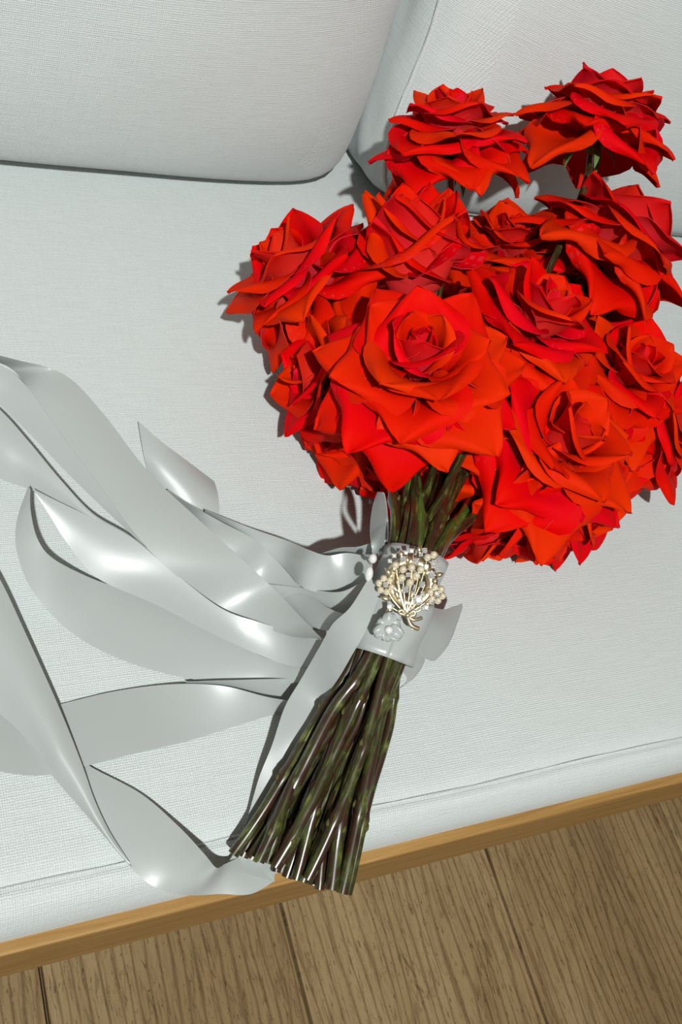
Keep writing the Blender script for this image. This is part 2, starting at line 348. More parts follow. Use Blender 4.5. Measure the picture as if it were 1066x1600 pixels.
NU, NV = 16, 20
def petal_mesh(t, rng, size, openness):
    """one petal in the rose's frame, growing from the axis towards +X; t = 0 heart .. 1 outermost"""
    o = openness
    # angle of the mid line from the axis, along the petal (0 = base, 1 = tip)
    def interp(tab):
        for (a0, b0), (a1, b1) in zip(tab, tab[1:]):
            if t <= a1: return b0 + (b1 - b0) * (t - a0) / (a1 - a0)
        return tab[-1][1]
    j1 = rng.uniform(-1, 1); j2 = rng.uniform(-1, 1)
    th_base = math.radians(interp([(0, 26), (0.35, 52), (0.7, 80), (1, 96)]) * (0.55 + 0.45 * o))
    th_mid = math.radians((interp([(0, -8), (0.3, 8), (0.5, 36), (0.75, 74), (1, 104)]) + (5 + 9 * t) * j1) * (0.25 + 0.75 * o))
    th_tip = math.radians((interp([(0, -22), (0.2, 10), (0.35, 66), (0.5, 104), (0.75, 140), (1, 168)]) + (8 + 12 * t) * j2) * (0.30 + 0.70 * o))
    if o < 0.6:        # half open cup: upright petals with turned lips
        th_base = math.radians(interp([(0, 26), (0.5, 56), (1, 72)])); th_mid = math.radians(interp([(0, -8), (0.8, 0), (1, 4)]) + 3 * j1)
        th_tip = math.radians(interp([(0, -20), (0.35, 10), (0.55, 44), (0.8, 52), (1, 66)]) + 8 * j2)
    L = size * interp([(0, 0.60), (0.35, 0.90), (0.7, 1.12), (1, 1.16)]) * rng.uniform(0.92, 1.08)
    W = size * interp([(0, 0.30), (0.35, 0.52), (0.7, 0.66), (1, 0.68)]) * rng.uniform(0.92, 1.10)
    r = size * (0.02 + 0.05 * t); z = 0.0
    cl = [(r, z, th_base)]
    for i in range(1, NV + 1):
        v = (i - .5) / NV
        if v < 0.45:
            q = v / 0.45; q = q * q * (3 - 2 * q); th = th_base + (th_mid - th_base) * q
        else:
            q = (v - 0.45) / 0.55; q = q ** 1.25; th = th_mid + (th_tip - th_mid) * q
        r += math.sin(th) * L / NV; z += math.cos(th) * L / NV
        cl.append((r, z, th))
    wig = rng.uniform(0, 6.28); wamp = size * (0.010 + 0.022 * t); skew = rng.uniform(-0.16, 0.16)
    lop = rng.uniform(-0.18, 0.18)
    u_roll = rng.uniform(0.42, 0.58)
    rollL = rng.uniform(0.7, 1.5); rollR = rng.uniform(0.7, 1.5)
    inner = []; normal = []
    for i in range(NV + 1):
        v = i / NV; r, z, th = cl[i]
        v0 = 0.62 - 0.10 * min(1, t * 1.5)
        if v < v0: wv = 0.30 + 0.70 * math.sin(v / v0 * PI / 2) ** 1.15
        else:
            s = (v - v0) / (1 - v0); e_ = 2.2 - 0.85 * min(1, t * 1.6)
            wv = (max(0.0, 1 - s ** e_)) ** 0.9; wv = wv * (1 - 0.22 * math.sin(PI * s) * (0.3 + t)) + 0.006
        hw = W * wv
        er = Vector((math.sin(th), 0, math.cos(th))); nn = Vector((-math.cos(th), 0, math.sin(th)))   # along, inner normal
        lat = Vector((0, 1, 0))
        # cupping round the heart, strongest low on the petal
        rho = max(size * (0.10 + 0.22 * t), abs(r) * 1.05)
        cup = (1.0 / rho) * (1 - 0.80 * min(1, max(0, (v - 0.35) / 0.5)) * min(1, 0.15 + t * 1.2))
        roll = 7.5 * t ** 0.7 * max(0, (v - 0.28) / 0.72) ** 1.1 * (1 - 0.75 * max(0, (v - 0.70) / 0.30))
        row = [None] * (NU + 1)
        mid = NU // 2; row[mid] = (0.0, 0.0)
        for sgn, rl in ((1, rollR), (-1, rollL)):
            x = d = 0.0; beta = 0.0
            for j in range(1, mid + 1):
                uu = (j - .5) / mid; ds = hw / mid
                beta = cup * uu * hw
                if uu > u_roll: beta -= roll * rl * (uu - u_roll) ** 1.5 * 2.2
                x += math.cos(beta) * ds; d += math.sin(beta) * ds
                row[mid + sgn * j] = (sgn * x, d)
        for j in range(NU + 1):
            u = (j - mid) / mid; x, d = row[j]
            wave = wamp * v * v * math.sin(2.3 * u * 2 + wig + v * 3) * (0.3 + abs(u))
            p = Vector((r, 0, z)) + lat * (x + skew * hw * v * v * 0.6) + nn * (d + wave) + er * (lop * u * hw * v - 0.10 * hw * u * u * v)
            inner.append(p)
    # normals for thickness
    nU = NU + 1
    def at(i, j): return inner[i * nU + j]
    for i in range(NV + 1):
        for j in range(nU):
            a = at(min(i + 1, NV), j) - at(max(i - 1, 0), j); b = at(i, min(j + 1, NU)) - at(i, max(j - 1, 0))
            n_ = b.cross(a)
            normal.append(n_.normalized() if n_.length > 1e-12 else Vector((0, 0, 1)))
    # make sure the normals point to the inner side
    c = (NV // 2) * nU + NU // 2; th = cl[NV // 2][2]
    if normal[c].dot(Vector((-math.cos(th), 0, math.sin(th)))) < 0: normal = [-x for x in normal]
    N = len(inner); T = 0.00045
    V = inner + [inner[k] - normal[k] * T for k in range(N)]
    F = []; MI = []; UV = [((k % nU) / NU, (k // nU) / NV) for k in range(N)] * 2
    for i in range(NV):
        for j in range(NU):
            q = (i * nU + j, i * nU + j + 1, (i + 1) * nU + j + 1, (i + 1) * nU + j)
            F.append(q); MI.append(0); F.append(tuple(N + k for k in q[::-1])); MI.append(1)
    ring = [j for j in range(nU)] + [i * nU + NU for i in range(1, NV + 1)] + [NV * nU + j for j in range(NU - 1, -1, -1)] + [i * nU for i in range(NV - 1, 0, -1)]
    for k in range(len(ring)):
        F.append((2 * N + k, 2 * N + len(ring) + k, 2 * N + len(ring) + (k + 1) % len(ring), 2 * N + (k + 1) % len(ring))); MI.append(1)
    V = V + [V[a] for a in ring] + [V[N + a] for a in ring]; UV = UV + [UV[a] for a in ring] * 2
    # face orientation: first faces must look along the inner normal
    f = F[0]; nf = (V[f[1]] - V[f[0]]).cross(V[f[2]] - V[f[1]])
    k0 = (NV // 2 * NU + NU // 2) * 2; f = F[k0]; nf = (V[f[1]] - V[f[0]]).cross(V[f[2]] - V[f[1]])
    if nf.dot(normal[f[0]]) < 0: F = [x[::-1] for x in F]
    return V, F, MI, UV

def rose_head(root, seed, size, openness, facing, npet, spin):
    """petals, sepals and hip, in the frame of the root Empty (at the base of the bloom)"""
    rng = random.Random(seed)
    z = facing.normalized(); ref = Vector((0, 0, 1)) if abs(z.z) < 0.95 else Vector((0, 1, 0))
    x = ref.cross(z).normalized(); y = z.cross(x)
    B = Matrix((x, y, z)).transposed()
    ang = spin
    for i in range(npet):
        t = (i / (npet - 1)) ** 0.85
        V, F, MI, UV = petal_mesh(t, rng, size, openness)
        R = B @ Matrix.Rotation(ang, 3, 'Z') @ Matrix.Rotation(rng.uniform(-0.05, 0.05) * (1 + 2 * t), 3, 'Y')
        lift = Vector((0, 0, size * (0.22 * (1 - t) ** 0.8)))
        V = [R @ (v + lift) for v in V]
        o = mesh_obj('petal', V, F, [M['petal_in'], M['petal_out']], root, MI, UV)
        ang += math.radians(137.5) + rng.uniform(-0.16, 0.16)
    # hip
    path = [B @ Vector((0, 0, zz * size)) for zz in (-0.16, -0.10, -0.03, 0.05, 0.12)]
    V, F, MI = tube_data(path, [0.0034, 0.0056, 0.0078, 0.0070, 0.003], 12)
    mesh_obj('hip', V, F, M['sepal'], root)
    for k in range(5):
        a = 2 * PI * k / 5 + spin; R = B @ Matrix.Rotation(a, 3, 'Z')
        V = []; F = []
        for i in range(7):
            v = i / 6; th = math.radians(60 + 95 * v); rr = 0.005 + 0.022 * v * (0.5 + 0.5 * math.sin(th)); zz = -0.002 - 0.020 * v * v
            hw = 0.0036 * (1 - v) ** 0.7 * (0.6 + 1.2 * v)
            for s in (-1, -0.5, 0, 0.5, 1): V.append(R @ Vector((rr, s * hw, zz + 0.0012 * abs(s))))
        n0 = len(V); dn = R @ Vector((0, 0, -0.0005)); V += [v + dn for v in V]
        for i in range(6):
            for j in range(4):
                q = (i * 5 + j, i * 5 + j + 1, i * 5 + j + 6, i * 5 + j + 5); F.append(q); F.append(tuple(n0 + k_ for k_ in q[::-1]))
        mesh_obj('sepal', V, F, M['sepal'], root)
    return B

def img_dir(a, b, c):
    """direction from right / up / towards-the-viewer parts"""
    return (CAM_R * a - CAM_D * b - CAM_F * c).normalized()

# pixel of the bloom's middle, height above the seat, facing (right, up, towards camera), size, openness, petals, label
ROSES = [
 (708, 198, 0.150, (0.00, 0.82, 0.42), 0.054, 1.00, 34, 'open red rose on a tall stem beside the cushion gap'),
 (942, 168, 0.186, (0.20, 0.88, 0.22), 0.054, 1.00, 34, 'red rose on the longest stem before the back cushion'),
 (965, 372, 0.125, (0.55, 0.70, 0.05), 0.066, 1.05, 32, 'red rose seen from behind with broad swept back petals'),
 (462, 418, 0.085, (-0.58, 0.62, 0.45), 0.058, 1.00, 32, 'red rose spreading over the bare seat below the plump cushion'),
 (650, 402, 0.125, (0.02, 0.86, 0.46), 0.066, 0.50, 17, 'pinkish red cup shaped half open rose'),
 (658, 560, 0.145, (0.02, 0.50, 0.82), 0.056, 0.97, 32, 'widest open orange red rose above the bare stems'),
 (842, 500, 0.130, (0.40, 0.62, 0.55), 0.060, 0.95, 30, 'orange red rose with a pink streaked heart'),
 (800, 380, 0.090, (0.10, 0.75, 0.60), 0.052, 0.80, 26, 'red rose half hidden below the tall stems'),
 (985, 575, 0.100, (0.42, 0.45, 0.72), 0.056, 0.90, 30, 'red rose with ruffled heart beside the rose seen from behind'),
 (880, 690, 0.110, (0.42, 0.35, 0.62), 0.062, 0.95, 30, 'orange red rose with rolled petals over the lower blooms'),
 (1045, 660, 0.070, (0.80, 0.15, 0.50), 0.056, 0.95, 28, 'red rose on the outer side of the bouquet facing the open seat'),
 (500, 585, 0.065, (-0.78, 0.15, 0.42), 0.054, 1.00, 28, 'orange red rose pressed sideways toward the ribbons'),
 (545, 670, 0.050, (-0.55, -0.20, 0.50), 0.048, 1.00, 26, 'orange red rose drooping beside the stems near the ribbon loop'),
 (840, 800, 0.065, (0.28, -0.60, 0.30), 0.056, 1.00, 26, 'orange red rose with one broad smooth petal by the stems'),
 (915, 785, 0.060, (0.60, -0.35, 0.50), 0.052, 0.90, 28, 'red rose resting on the seat with a curled pink edge'),
 (765, 830, 0.035, (0.20, -0.75, 0.10), 0.042, 0.90, 22, 'small red rose tucked under the green stems'),
 (590, 735, 0.035, (-0.60, -0.45, 0.10), 0.040, 0.90, 20, 'small red rose tucked under the brown stems'),
 (700, 480, 0.045, (0.00, 0.60, 0.50), 0.046, 0.95, 20, 'red rose buried behind the cup shaped and widest roses'),
 (860, 590, 0.060, (0.20, 0.30, 0.60), 0.048, 0.95, 20, 'red rose buried beneath the pink streaked rose'),
 (590, 500, 0.050, (-0.30, 0.30, 0.50), 0.048, 0.95, 22, 'red rose wedged behind the widest rose on its ribbon side'),
 (880, 430, 0.070, (0.20, 0.70, 0.45), 0.050, 0.90, 22, 'red rose wedged below the rose seen from behind'),
 (765, 620, 0.100, (0.10, 0.00, 0.95), 0.046, 1.00, 24, 'red rose squeezed between the widest rose and its neighbour'),
]
SEEDS = {5: 811}
rose_roots = []
for i, (px, py, z, fc, size, op, npet, lab) in enumerate(ROSES):
    f = img_dir(*fc)
    c = P(px, py, z) - f * size * 0.45
    root = empty('rose', c, 'long stemmed ' + lab if False else lab, 'rose', 'red roses of the bouquet')
    rose_head(root, SEEDS.get(i, 100 + i * 13), size, op, f, npet, i * 1.3)
    rose_roots.append((root, f, size))
# ------------------------------------------------------------------ stems (each one a part of its rose)
TIE_T = P(648, 872, 0.080); TIE_B = P(590, 1030, 0.058)
T_AX = (TIE_T - TIE_B).normalized()
T_LAT = T_AX.cross(Vector((0, 0, 1))).normalized()      # to the right of the bundle
T_UP = T_LAT.cross(T_AX).normalized()
if T_UP.z < 0: T_UP = -T_UP
SR = 0.0033
def relax(pts, rad, sep, it=80):
    pts = [list(p) for p in pts]
    for _ in range(it):
        for a in range(len(pts)):
            for b in range(a):
                dx = pts[a][0] - pts[b][0]; dy = pts[a][1] - pts[b][1]; d = math.hypot(dx, dy) or 1e-6
                if d < sep:
                    k = (sep - d) / d * 0.5
                    pts[a][0] += dx * k; pts[a][1] += dy * k; pts[b][0] -= dx * k; pts[b][1] -= dy * k
        for p in pts:
            d = math.hypot(*p)
            if d > rad: p[0] *= rad / d; p[1] *= rad / d
    return pts
_bases = [r.location.copy() for r, f, s in rose_roots]
_off = []
for b in _bases:
    d = b - TIE_T; _off.append((d.dot(T_LAT), d.dot(T_UP)))
_mx = sum(o[0] for o in _off) / len(_off); _my = sum(o[1] for o in _off) / len(_off)
TIE_R = 0.0158
disc = relax([((o[0] - _mx) * 0.13, (o[1] - _my) * 0.22) for o in _off], TIE_R - SR, 2 * SR * 0.98)
ENDS = [(364, 1335, .010), (392, 1341, .012), (417, 1349, .018), (440, 1348, .026), (448, 1371, .012), (461, 1374, .020), (481, 1374, .026), (500, 1390, .020), (518, 1390, .027),
        (541, 1397, .020), (405, 1345, .005), (430, 1362, .005), (470, 1372, .006), (490, 1382, .010), (508, 1380, .013), (528, 1392, .011), (380, 1338, .0045), (455, 1362, .014), (404, 1346, .022), (429, 1354, .024), (474, 1378, .018), (534, 1396, .027)]
order = sorted(range(len(_bases)), key=lambda k: disc[k][0])
ends_sorted = sorted(ENDS, key=lambda e: e[0])
# a hand tied bundle: neighbours cross over below the binding
perm = list(range(len(ends_sorted)))
for a, b in ((0, 1), (3, 5), (6, 8), (9, 11), (13, 14), (15, 16), (2, 4)): perm[a], perm[b] = perm[b], perm[a]
# of the swapped stems the one that lies higher at the binding also ends higher
GREEN = {12, 15, 5, 14, 9}
for rank, k in enumerate(order):
    root, f, size = rose_roots[k]
    rng = random.Random(k * 31 + 5)
    e = ends_sorted[perm[rank]]
    pe = P(*e)
    dx, dy = disc[k]
    pb = TIE_B + T_LAT * dx + T_UP * dy; pt = TIE_T + T_LAT * dx + T_UP * dy
    m1 = pe.lerp(pb, 0.35) + T_LAT * rng.uniform(-.0065, .0065) + T_UP * rng.uniform(-.001, .003)
    m2 = pe.lerp(pb, 0.70) + T_LAT * rng.uniform(-.004, .004)
    base = root.location
    ap = base - f * (0.035 + size * 0.3)
    away = (ap - pt)
    ex = pt + (T_AX * 0.15 + away.normalized() * 0.85).normalized() * min(0.065, away.length * 0.5)
    pts = [pe, m1, m2, pb, pt, ex, ap, base - f * size * 0.12]
    path = catmull(pts, 70)
    # kinks and swellings at the nodes
    nodes = [rng.uniform(0.06, 0.16), rng.uniform(0.22, 0.38), rng.uniform(0.60, 0.68), rng.uniform(0.74, 0.86)]
    rad = []; seglen = 0; UV = []; acc = [0]
    for i in range(1, len(path)): acc.append(acc[-1] + (path[i] - path[i - 1]).length)
    for i, p in enumerate(path):
        t = i / 70
        kink = Vector((0, 0, 0))
        r = SR * (1.0 + 0.10 * math.sin(k * 2.2)) * (0.95 + 0.10 * math.sin(k * 5.1) - 0.10 * t)
        for q in nodes:
            r += 0.0011 * math.exp(-((t - q) / 0.008) ** 2)
            if t < q: pass
        p = p + T_LAT * 0.0012 * noise.noise(Vector((t * 7, k * 3.1, 0))) + T_UP * 0.0010 * noise.noise(Vector((t * 9, k * 3.1, 7)))
        for q in nodes: p = p + T_LAT * (0.0012 * math.sin(k * 3 + q * 40) * max(0, 1 - abs(t - q) / 0.10))
        p.z = max(p.z, SEAT + r + 0.0004) if p.y > 0.104 else max(p.z, SEAT - 0.001 + r)
        path[i] = p; rad.append(r)
    loc = [p - base for p in path]
    V, F, MI = tube_data(loc, rad, 9, cap=False)
    nv = len(V); V += [v.copy() for v in V[:9]]; F.append(tuple(range(nv + 8, nv - 1, -1))); MI.append(1)
    UV = []
    for i in range(len(path)):
        for j in range(9): UV.append((j / 9, acc[i] * 10))
    UV += [(0, 0)] * 9
    st = mesh_obj('stem', V, F, [M['stem_green'] if k in GREEN else M['stem'], M['cut']], root, MI, UV)
    # leaf scars and thorn stubs
    for q in nodes[:3]:
        i = int(q * 70); a = rng.uniform(0, 6.28)
        d = (T_LAT * math.cos(a) + T_UP * abs(math.sin(a)))
        p = loc[i] + d * rad[i] * 0.7
        V, F, MI = tube_data([p, p + d * 0.0009 + T_AX * 0.0012, p + d * 0.0010 + T_AX * 0.0034], [0.0016, 0.0011, 0.0003], 6)
        mesh_obj('leaf_scar', V, F, M['scar'], st)
# ------------------------------------------------------------------ satin ribbons
def satin_mat(name, col):
    k = NT(name); tc = k.n('ShaderNodeTexCoord')
    k.set(Base_Color=(*col, 1), Roughness=0.34, Specular_IOR_Level=1.0, Sheen_Weight=0.10, Anisotropic=0.4, Anisotropic_Rotation=0.25)
    tg = k.n('ShaderNodeTangent', direction_type='UV_MAP', uv_map='UVMap'); k.l(tg.outputs[0], k.b.inputs['Tangent'])
    mp = k.n('ShaderNodeMapping'); mp.inputs['Scale'].default_value = (120, 2200, 1); k.l(tc.outputs['UV'], mp.inputs[0])
    n1 = k.n('ShaderNodeTexNoise', Scale=1.0, Detail=2.0); k.l(mp.outputs[0], n1.inputs[0])
    k.bump(n1.outputs[0], 0.06, 0.0004)
    tr = k.n('ShaderNodeBsdfTranslucent'); tr.inputs[0].default_value = (*col, 1); mx = k.n('ShaderNodeMixShader'); mx.inputs[0].default_value = 0.28
    k.l(k.b.outputs[0], mx.inputs[1]); k.l(tr.outputs[0], mx.inputs[2]); k.l(mx.outputs[0], k.out.inputs[0])
    return k.m
M['satin'] = satin_mat('white_satin', (0.57, 0.605, 0.59))
RW = 0.037
def lift(px, py):
    """the strands climb to the knot, which the bundle holds up off the seat"""
    k = max(0.0, min(1.0, (px - 430) / 130.0)); k = k * k * (3 - 2 * k)
    if px > 640: k *= max(0.25, 1 - (px - 640) / 100.0)
    if py > 1080: k *= max(0.0, 1 - (py - 1080) / 120.0)
    return 0.028 * k
def pair(L, R, up):
    """edges of the ribbon: left point fixed, right point on its sight line one ribbon width away"""
    L = (L[0], L[1], L[2] + lift(L[0], L[1])); R = (R[0], R[1], R[2] + lift(R[0], R[1])) if len(R) == 3 else R
    a = P(*L); r = ray(R[0], R[1]).normalized(); d = a - CAM
    if len(R) == 3: return a, P(*R)
    b = d.dot(r); c2 = d.length_squared - b * b; disc_ = RW * RW - c2
    if disc_ <= 0: q = CAM + r * b
    else:
        s_ = math.sqrt(disc_); q = CAM + r * (b - s_ if up else b + s_)
    zc = max(SEAT + 0.0015, min(SEAT + 0.12, q.z))
    if q.z < SEAT + 0.0015 or q.z > SEAT + 0.12: q = P(R[0], R[1], zc - SEAT)
    return a, q
def strip_data(pairs, arch=0.003, n=8, V=None, F=None, UV=None, off=0.0):
    V = [] if V is None else V; F = [] if F is None else F; UV = [] if UV is None else UV
    prs = [pair(p[0], p[1], p[2] if len(p) > 2 else True) for p in pairs]
    Ls = catmull([p[0] for p in prs], (len(prs) - 1) * 8); Rs = catmull([p[1] for p in prs], (len(prs) - 1) * 8)
    base = len(V); m_ = len(Ls); n1 = n + 1; grid = []; acc = 0
    for i in range(m_):
        t = Ls[min(i + 1, m_ - 1)] + Rs[min(i + 1, m_ - 1)] - Ls[max(i - 1, 0)] - Rs[max(i - 1, 0)]
        w_ = Rs[i] - Ls[i]; nn = w_.cross(t)
        nn = nn.normalized() if nn.length > 1e-10 else Vector((0, 0, 1))
        if nn.dot(CAM - Ls[i]) < 0: nn = -nn
        if i: acc += ((Ls[i] + Rs[i]) * .5 - (Ls[i - 1] + Rs[i - 1]) * .5).length
        for j in range(n1):
            u = j / n; p = Ls[i].lerp(Rs[i], u)
            p = p + nn * (arch * math.sin(PI * u) * min(1, w_.length / RW))
            p.z = max(p.z, SEAT + 0.0009) if p.y > 0.104 else p.z
            V.append(p); UV.append((u, acc / RW))
    N = m_ * n1
    # second face 0.25 mm behind
    for i in range(m_):
        for j in range(n1):
            a = V[base + min(i + 1, m_ - 1) * n1 + j] - V[base + max(i - 1, 0) * n1 + j]; b = V[base + i * n1 + min(j + 1, n)] - V[base + i * n1 + max(j - 1, 0)]
            nn = b.cross(a); nn = nn.normalized() if nn.length > 1e-12 else Vector((0, 0, 1))
            if nn.dot(CAM - V[base + i * n1 + j]) < 0: nn = -nn
            V.append(V[base + i * n1 + j] - nn * 0.0003); UV.append(UV[base + i * n1 + j])
    for i in range(m_ - 1):
        for j in range(n):
            q = (base + i * n1 + j, base + i * n1 + j + 1, base + (i + 1) * n1 + j + 1, base + (i + 1) * n1 + j)
            F.append(q); F.append(tuple(N + k for k in q[::-1]))
    ring = [j for j in range(n1)] + [i * n1 + n for i in range(1, m_)] + [(m_ - 1) * n1 + j for j in range(n - 1, -1, -1)] + [i * n1 for i in range(m_ - 2, 0, -1)]
    b2 = len(V); K = len(ring)
    for off_ in (0, N):
        for a in ring: V.append(V[base + off_ + a].copy()); UV.append(UV[base + a])
    for k in range(K): F.append((b2 + k, b2 + (k + 1) % K, b2 + K + (k + 1) % K, b2 + K + k))
    return V, F, UV
def ribbon(label, strips, arch=0.003):
    V, F, UV = [], [], []
    for s in strips:
        strip_data(s[0] if isinstance(s, tuple) else s, s[1] if isinstance(s, tuple) else arch, 10, V, F, UV)
    c = V[0].copy(); c.z = SEAT
    o = mesh_obj('satin_ribbon', [v - c for v in V], F, M['satin'], uvs=UV); o.location = c
    tag(o, label, 'ribbon', 'satin ribbons trailing from the bouquet'); return o
def Z(z, *pts): return [(p[0], p[1], z) for p in pts]

# flat strand lying lowest
ribbon('flat white satin ribbon lying straight across the seat toward the stems', [[
  ((-60, 1085, .002), (-60, 1190)), ((10, 1105, .002), (10, 1207)), ((60, 1108, .002), (70, 1211)), ((95, 1100, .003), (130, 1198)), ((180, 1080, .004), (200, 1180)),
  ((270, 1069, .006), (300, 1156), False), ((350, 1072, .010), (380, 1131), False), ((420, 1090, .012), (435, 1116), False), ((480, 1100, .014), (480, 1118), False)],
  [((290, 1066, .007), (298, 1069), False), ((340, 1064, .011), (360, 1077), False), ((400, 1062, .014), (415, 1090), False), ((460, 1060, .016), (462, 1100), False), ((500, 1055, .018), (500, 1095), False)]], 0.0005)
# big loop
ribbon('white satin ribbon bent into an open loop with a bright crease', [[
  ((44, 760, .034), (47, 764, .036)), ((26, 815, .033), (48, 800, .039)), ((27, 865, .028), (60, 845, .037)), ((52, 925, .016), (88, 876, .028)), ((104, 982, .004), (157, 909, .011)), ((170, 1022, .002), (225, 928, .008)),
  ((250, 1050, .002), (300, 962, .008)), ((335, 1066, .004), (372, 1007, .011)), ((420, 1070, .010), (440, 1035, .016)), ((490, 1062, .018), (500, 1025, .020)), ((530, 1050, .020), (535, 1010, .024))]], 0.0012)
ribbon('white satin ribbon fanning from beneath the open loop to the knot', [[
  ((52, 764, .030), (56, 772, .029)), ((90, 783, .028), (78, 806, .024)), ((130, 802, .027), (106, 850, .018)), ((200, 836, .028), (152, 903, .013)), ((270, 893, .027), (240, 943, .011)),
  ((345, 950, .024), (322, 985, .012)), ((405, 972, .024), (388, 1016, .014)), ((450, 985, .028), (452, 1040, .018)), ((505, 1000, .034), (500, 1040, .022)), ((545, 985, .038), (540, 1025, .028))]], 0.0015)
ribbon('white satin ribbon rising off the seat above the open loop', [[
  ((-60, 590, .034), (-60, 720, .012)), ((0, 640, .033), (0, 748, .014)), ((45, 690, .031), (45, 764, .016)), ((95, 750, .029), (90, 782, .021)), ((145, 802, .027), (138, 806, .026)), ((205, 838, .026), (198, 842, .025)), ((270, 888, .024), (264, 892, .023))]], 0.0040)
ribbon('bright white satin ribbon running just under the broad dull one', [[
  ((-60, 556, .034), (-75, 600, .028)), ((8, 574, .035), (-30, 606, .027)), ((56, 618, .035), (4, 636, .024)), ((115, 672, .035), (58, 690, .022)), ((172, 752, .031), (118, 752, .020)), ((235, 835, .026), (186, 817, .019)), ((286, 892, .021), (266, 890, .018))]], 0.0010)
ribbon('short cut end of white satin ribbon lying clear of the strands', [[
  ((216, 658, .016), (231, 740, .003)), ((250, 688, .015), (258, 765, .002)), ((290, 718, .010), (298, 790, .002)), ((335, 752, .002), (343, 806, .0015))]], 0.0030)
# strands gathering at the knot
ribbon('white satin ribbon with a bright crosswise sheen twisting into the knot', [[
  ((262, 765, .018), (250, 775), False), ((300, 790, .026), (282, 800), False), ((345, 815, .034), (318, 830, .030)), ((392, 840, .036), (356, 868, .030)), ((430, 874, .026), (396, 905, .018)), ((485, 930, .030), (445, 950, .022)), ((535, 958, .043), (505, 985, .034)), ((565, 940, .046), (545, 965, .042))]], 0.0015)
ribbon('white satin ribbon rippling along the upper side of the gathered strands', [[
  ((320, 797, .016), (325, 806), False), ((395, 826, .026), (392, 846, .022)), ((450, 845, .034), (440, 884, .026)), ((485, 860, .044), (474, 918, .036)), ((512, 868, .044), (522, 928, .026)), ((545, 864, .042), (552, 915, .032)), ((582, 872, .052), (584, 900, .050))]], 0.0025)
ribbon('short white satin ribbon fold beside the pearl pins', [[
  ((495, 868, .030), (512, 885), False), ((530, 857, .036), (540, 888), False), ((560, 855, .040), (566, 884), False), ((588, 846, .046), (588, 880), False)]], 0.0020)
ribbon('white satin ribbon pulled flat from the knot behind the long front strand', [[
  ((415, 912, .022), (448, 962, .012)), ((470, 918, .030), (495, 985, .018)), ((530, 925, .038), (538, 968, .028)), ((572, 905, .050), (578, 942, .044))]], 0.0020)
# broad dull strand on top
ribbon('broad dull white satin ribbon arching highest over the other strands', [[
  ((-60, 540, .048), (-70, 552), False), ((25, 562, .047), (5, 568), False), ((100, 585, .046), (45, 607, .044)), ((158, 642, .044), (88, 668, .042)), ((230, 735, .042), (148, 748, .040)), ((300, 802, .041), (205, 826, .038)),
  ((372, 868, .036), (262, 888, .030)), ((430, 922, .026), (340, 946, .014)), ((478, 972, .032), (425, 985, .024)), ((512, 1000, .042), (480, 998, .040)), ((545, 975, .044), (530, 1000, .044))]], 0.0010)
# the long front strand that passes under the stem ends and loops back
ribbon('longest white satin ribbon passing under the cut stem ends and curling back', [[
  ((578, 900, .060), (594, 928, .060)), ((548, 948, .057), (572, 985, .057)), ((520, 975, .053), (552, 1020, .050)), ((500, 1010, .044), (530, 1058, .036)), ((470, 1062, .028), (505, 1095, .020)), ((445, 1105, .024), (485, 1140, .024)),
  ((425, 1165, .020), (465, 1200, .018)), ((405, 1215, .014), (450, 1255, .011)), ((386, 1280, .008), (440, 1300, .005)), ((366, 1332, .003), (432, 1350, .002)), ((348, 1356, .003), (428, 1378, .002))],
  [((95, 1165, .003), (118, 1252, .002)), ((142, 1198, .004), (152, 1290, .002)), ((220, 1240, .005), (186, 1334, .002)), ((280, 1292, .010), (225, 1375, .002)), ((320, 1335, .018), (262, 1394, .002)), ((338, 1356, .021), (300, 1399, .002)),
   ((352, 1350, .008), (345, 1397, .002)), ((372, 1340, .003), (392, 1397, .002)), ((400, 1325, .002), (430, 1376, .002))],
  ([((-60, 800, .022), (-60, 1050, .004)), ((0, 905, .020), (0, 1115, .003)), ((38, 985, .018), (45, 1168, .003)), ((91, 1102, .015), (90, 1222, .003)), ((127, 1191, .012), (130, 1268, .003)), ((148, 1250, .009), (160, 1303, .003)), ((172, 1300, .006), (186, 1334, .003)), ((203, 1348, .004), (206, 1354, .003))], 0.006)], 0.0010)

# ------------------------------------------------------------------ ribbon wrap with bow, rosette and pearl pins
wrapc = (TIE_T + TIE_B) / 2
wrap = empty('ribbon_wrap', wrapc, 'white satin band wound around the stems with a small bow', 'ribbon wrap')
def wchild(o): o.location = (0, 0, 0); return o
def wstrip(name, strips, arch=0.003):
    V, F, UV = [], [], []
    for s in strips: strip_data(s, arch, 8, V, F, UV)
    return mesh_obj(name, [v - wrapc for v in V], F, M['satin'], wrap, uvs=UV)
def band(s0, s1, rad, tilt, seed):
    V = []; F = []; UV = []; n = 64; m_ = 10; Lx = (TIE_T - TIE_B)
    for i in range(n + 1):
        a = 2 * PI * i / n
        for j in range(m_ + 1):
            s = s0 + (s1 - s0) * j / m_ + tilt * math.sin(a + seed)
            c = TIE_B + Lx * s
            r = rad * (1.0 + 0.025 * math.sin(3 * a + seed + 4 * s) + 0.02 * noise.noise(Vector((a * 2, s * 9, seed)))) + 0.0012 * abs(math.sin(7 * s + 1.7 * math.sin(a * 2 + seed)))
            p = c + T_LAT * (math.sin(a) * r * 1.04) + T_UP * (math.cos(a) * r * 0.98)
            V.append(p - wrapc); UV.append((j / m_, i / n * 3))
    for i in range(n):
        for j in range(m_):
            F.append((i * (m_ + 1) + j, (i + 1) * (m_ + 1) + j, (i + 1) * (m_ + 1) + j + 1, i * (m_ + 1) + j + 1))
    o = mesh_obj('band', V, F, M['satin'], wrap, uvs=UV)
    md = o.modifiers.new('thickness', 'SOLIDIFY'); md.thickness = 0.0004; md.offset = -1
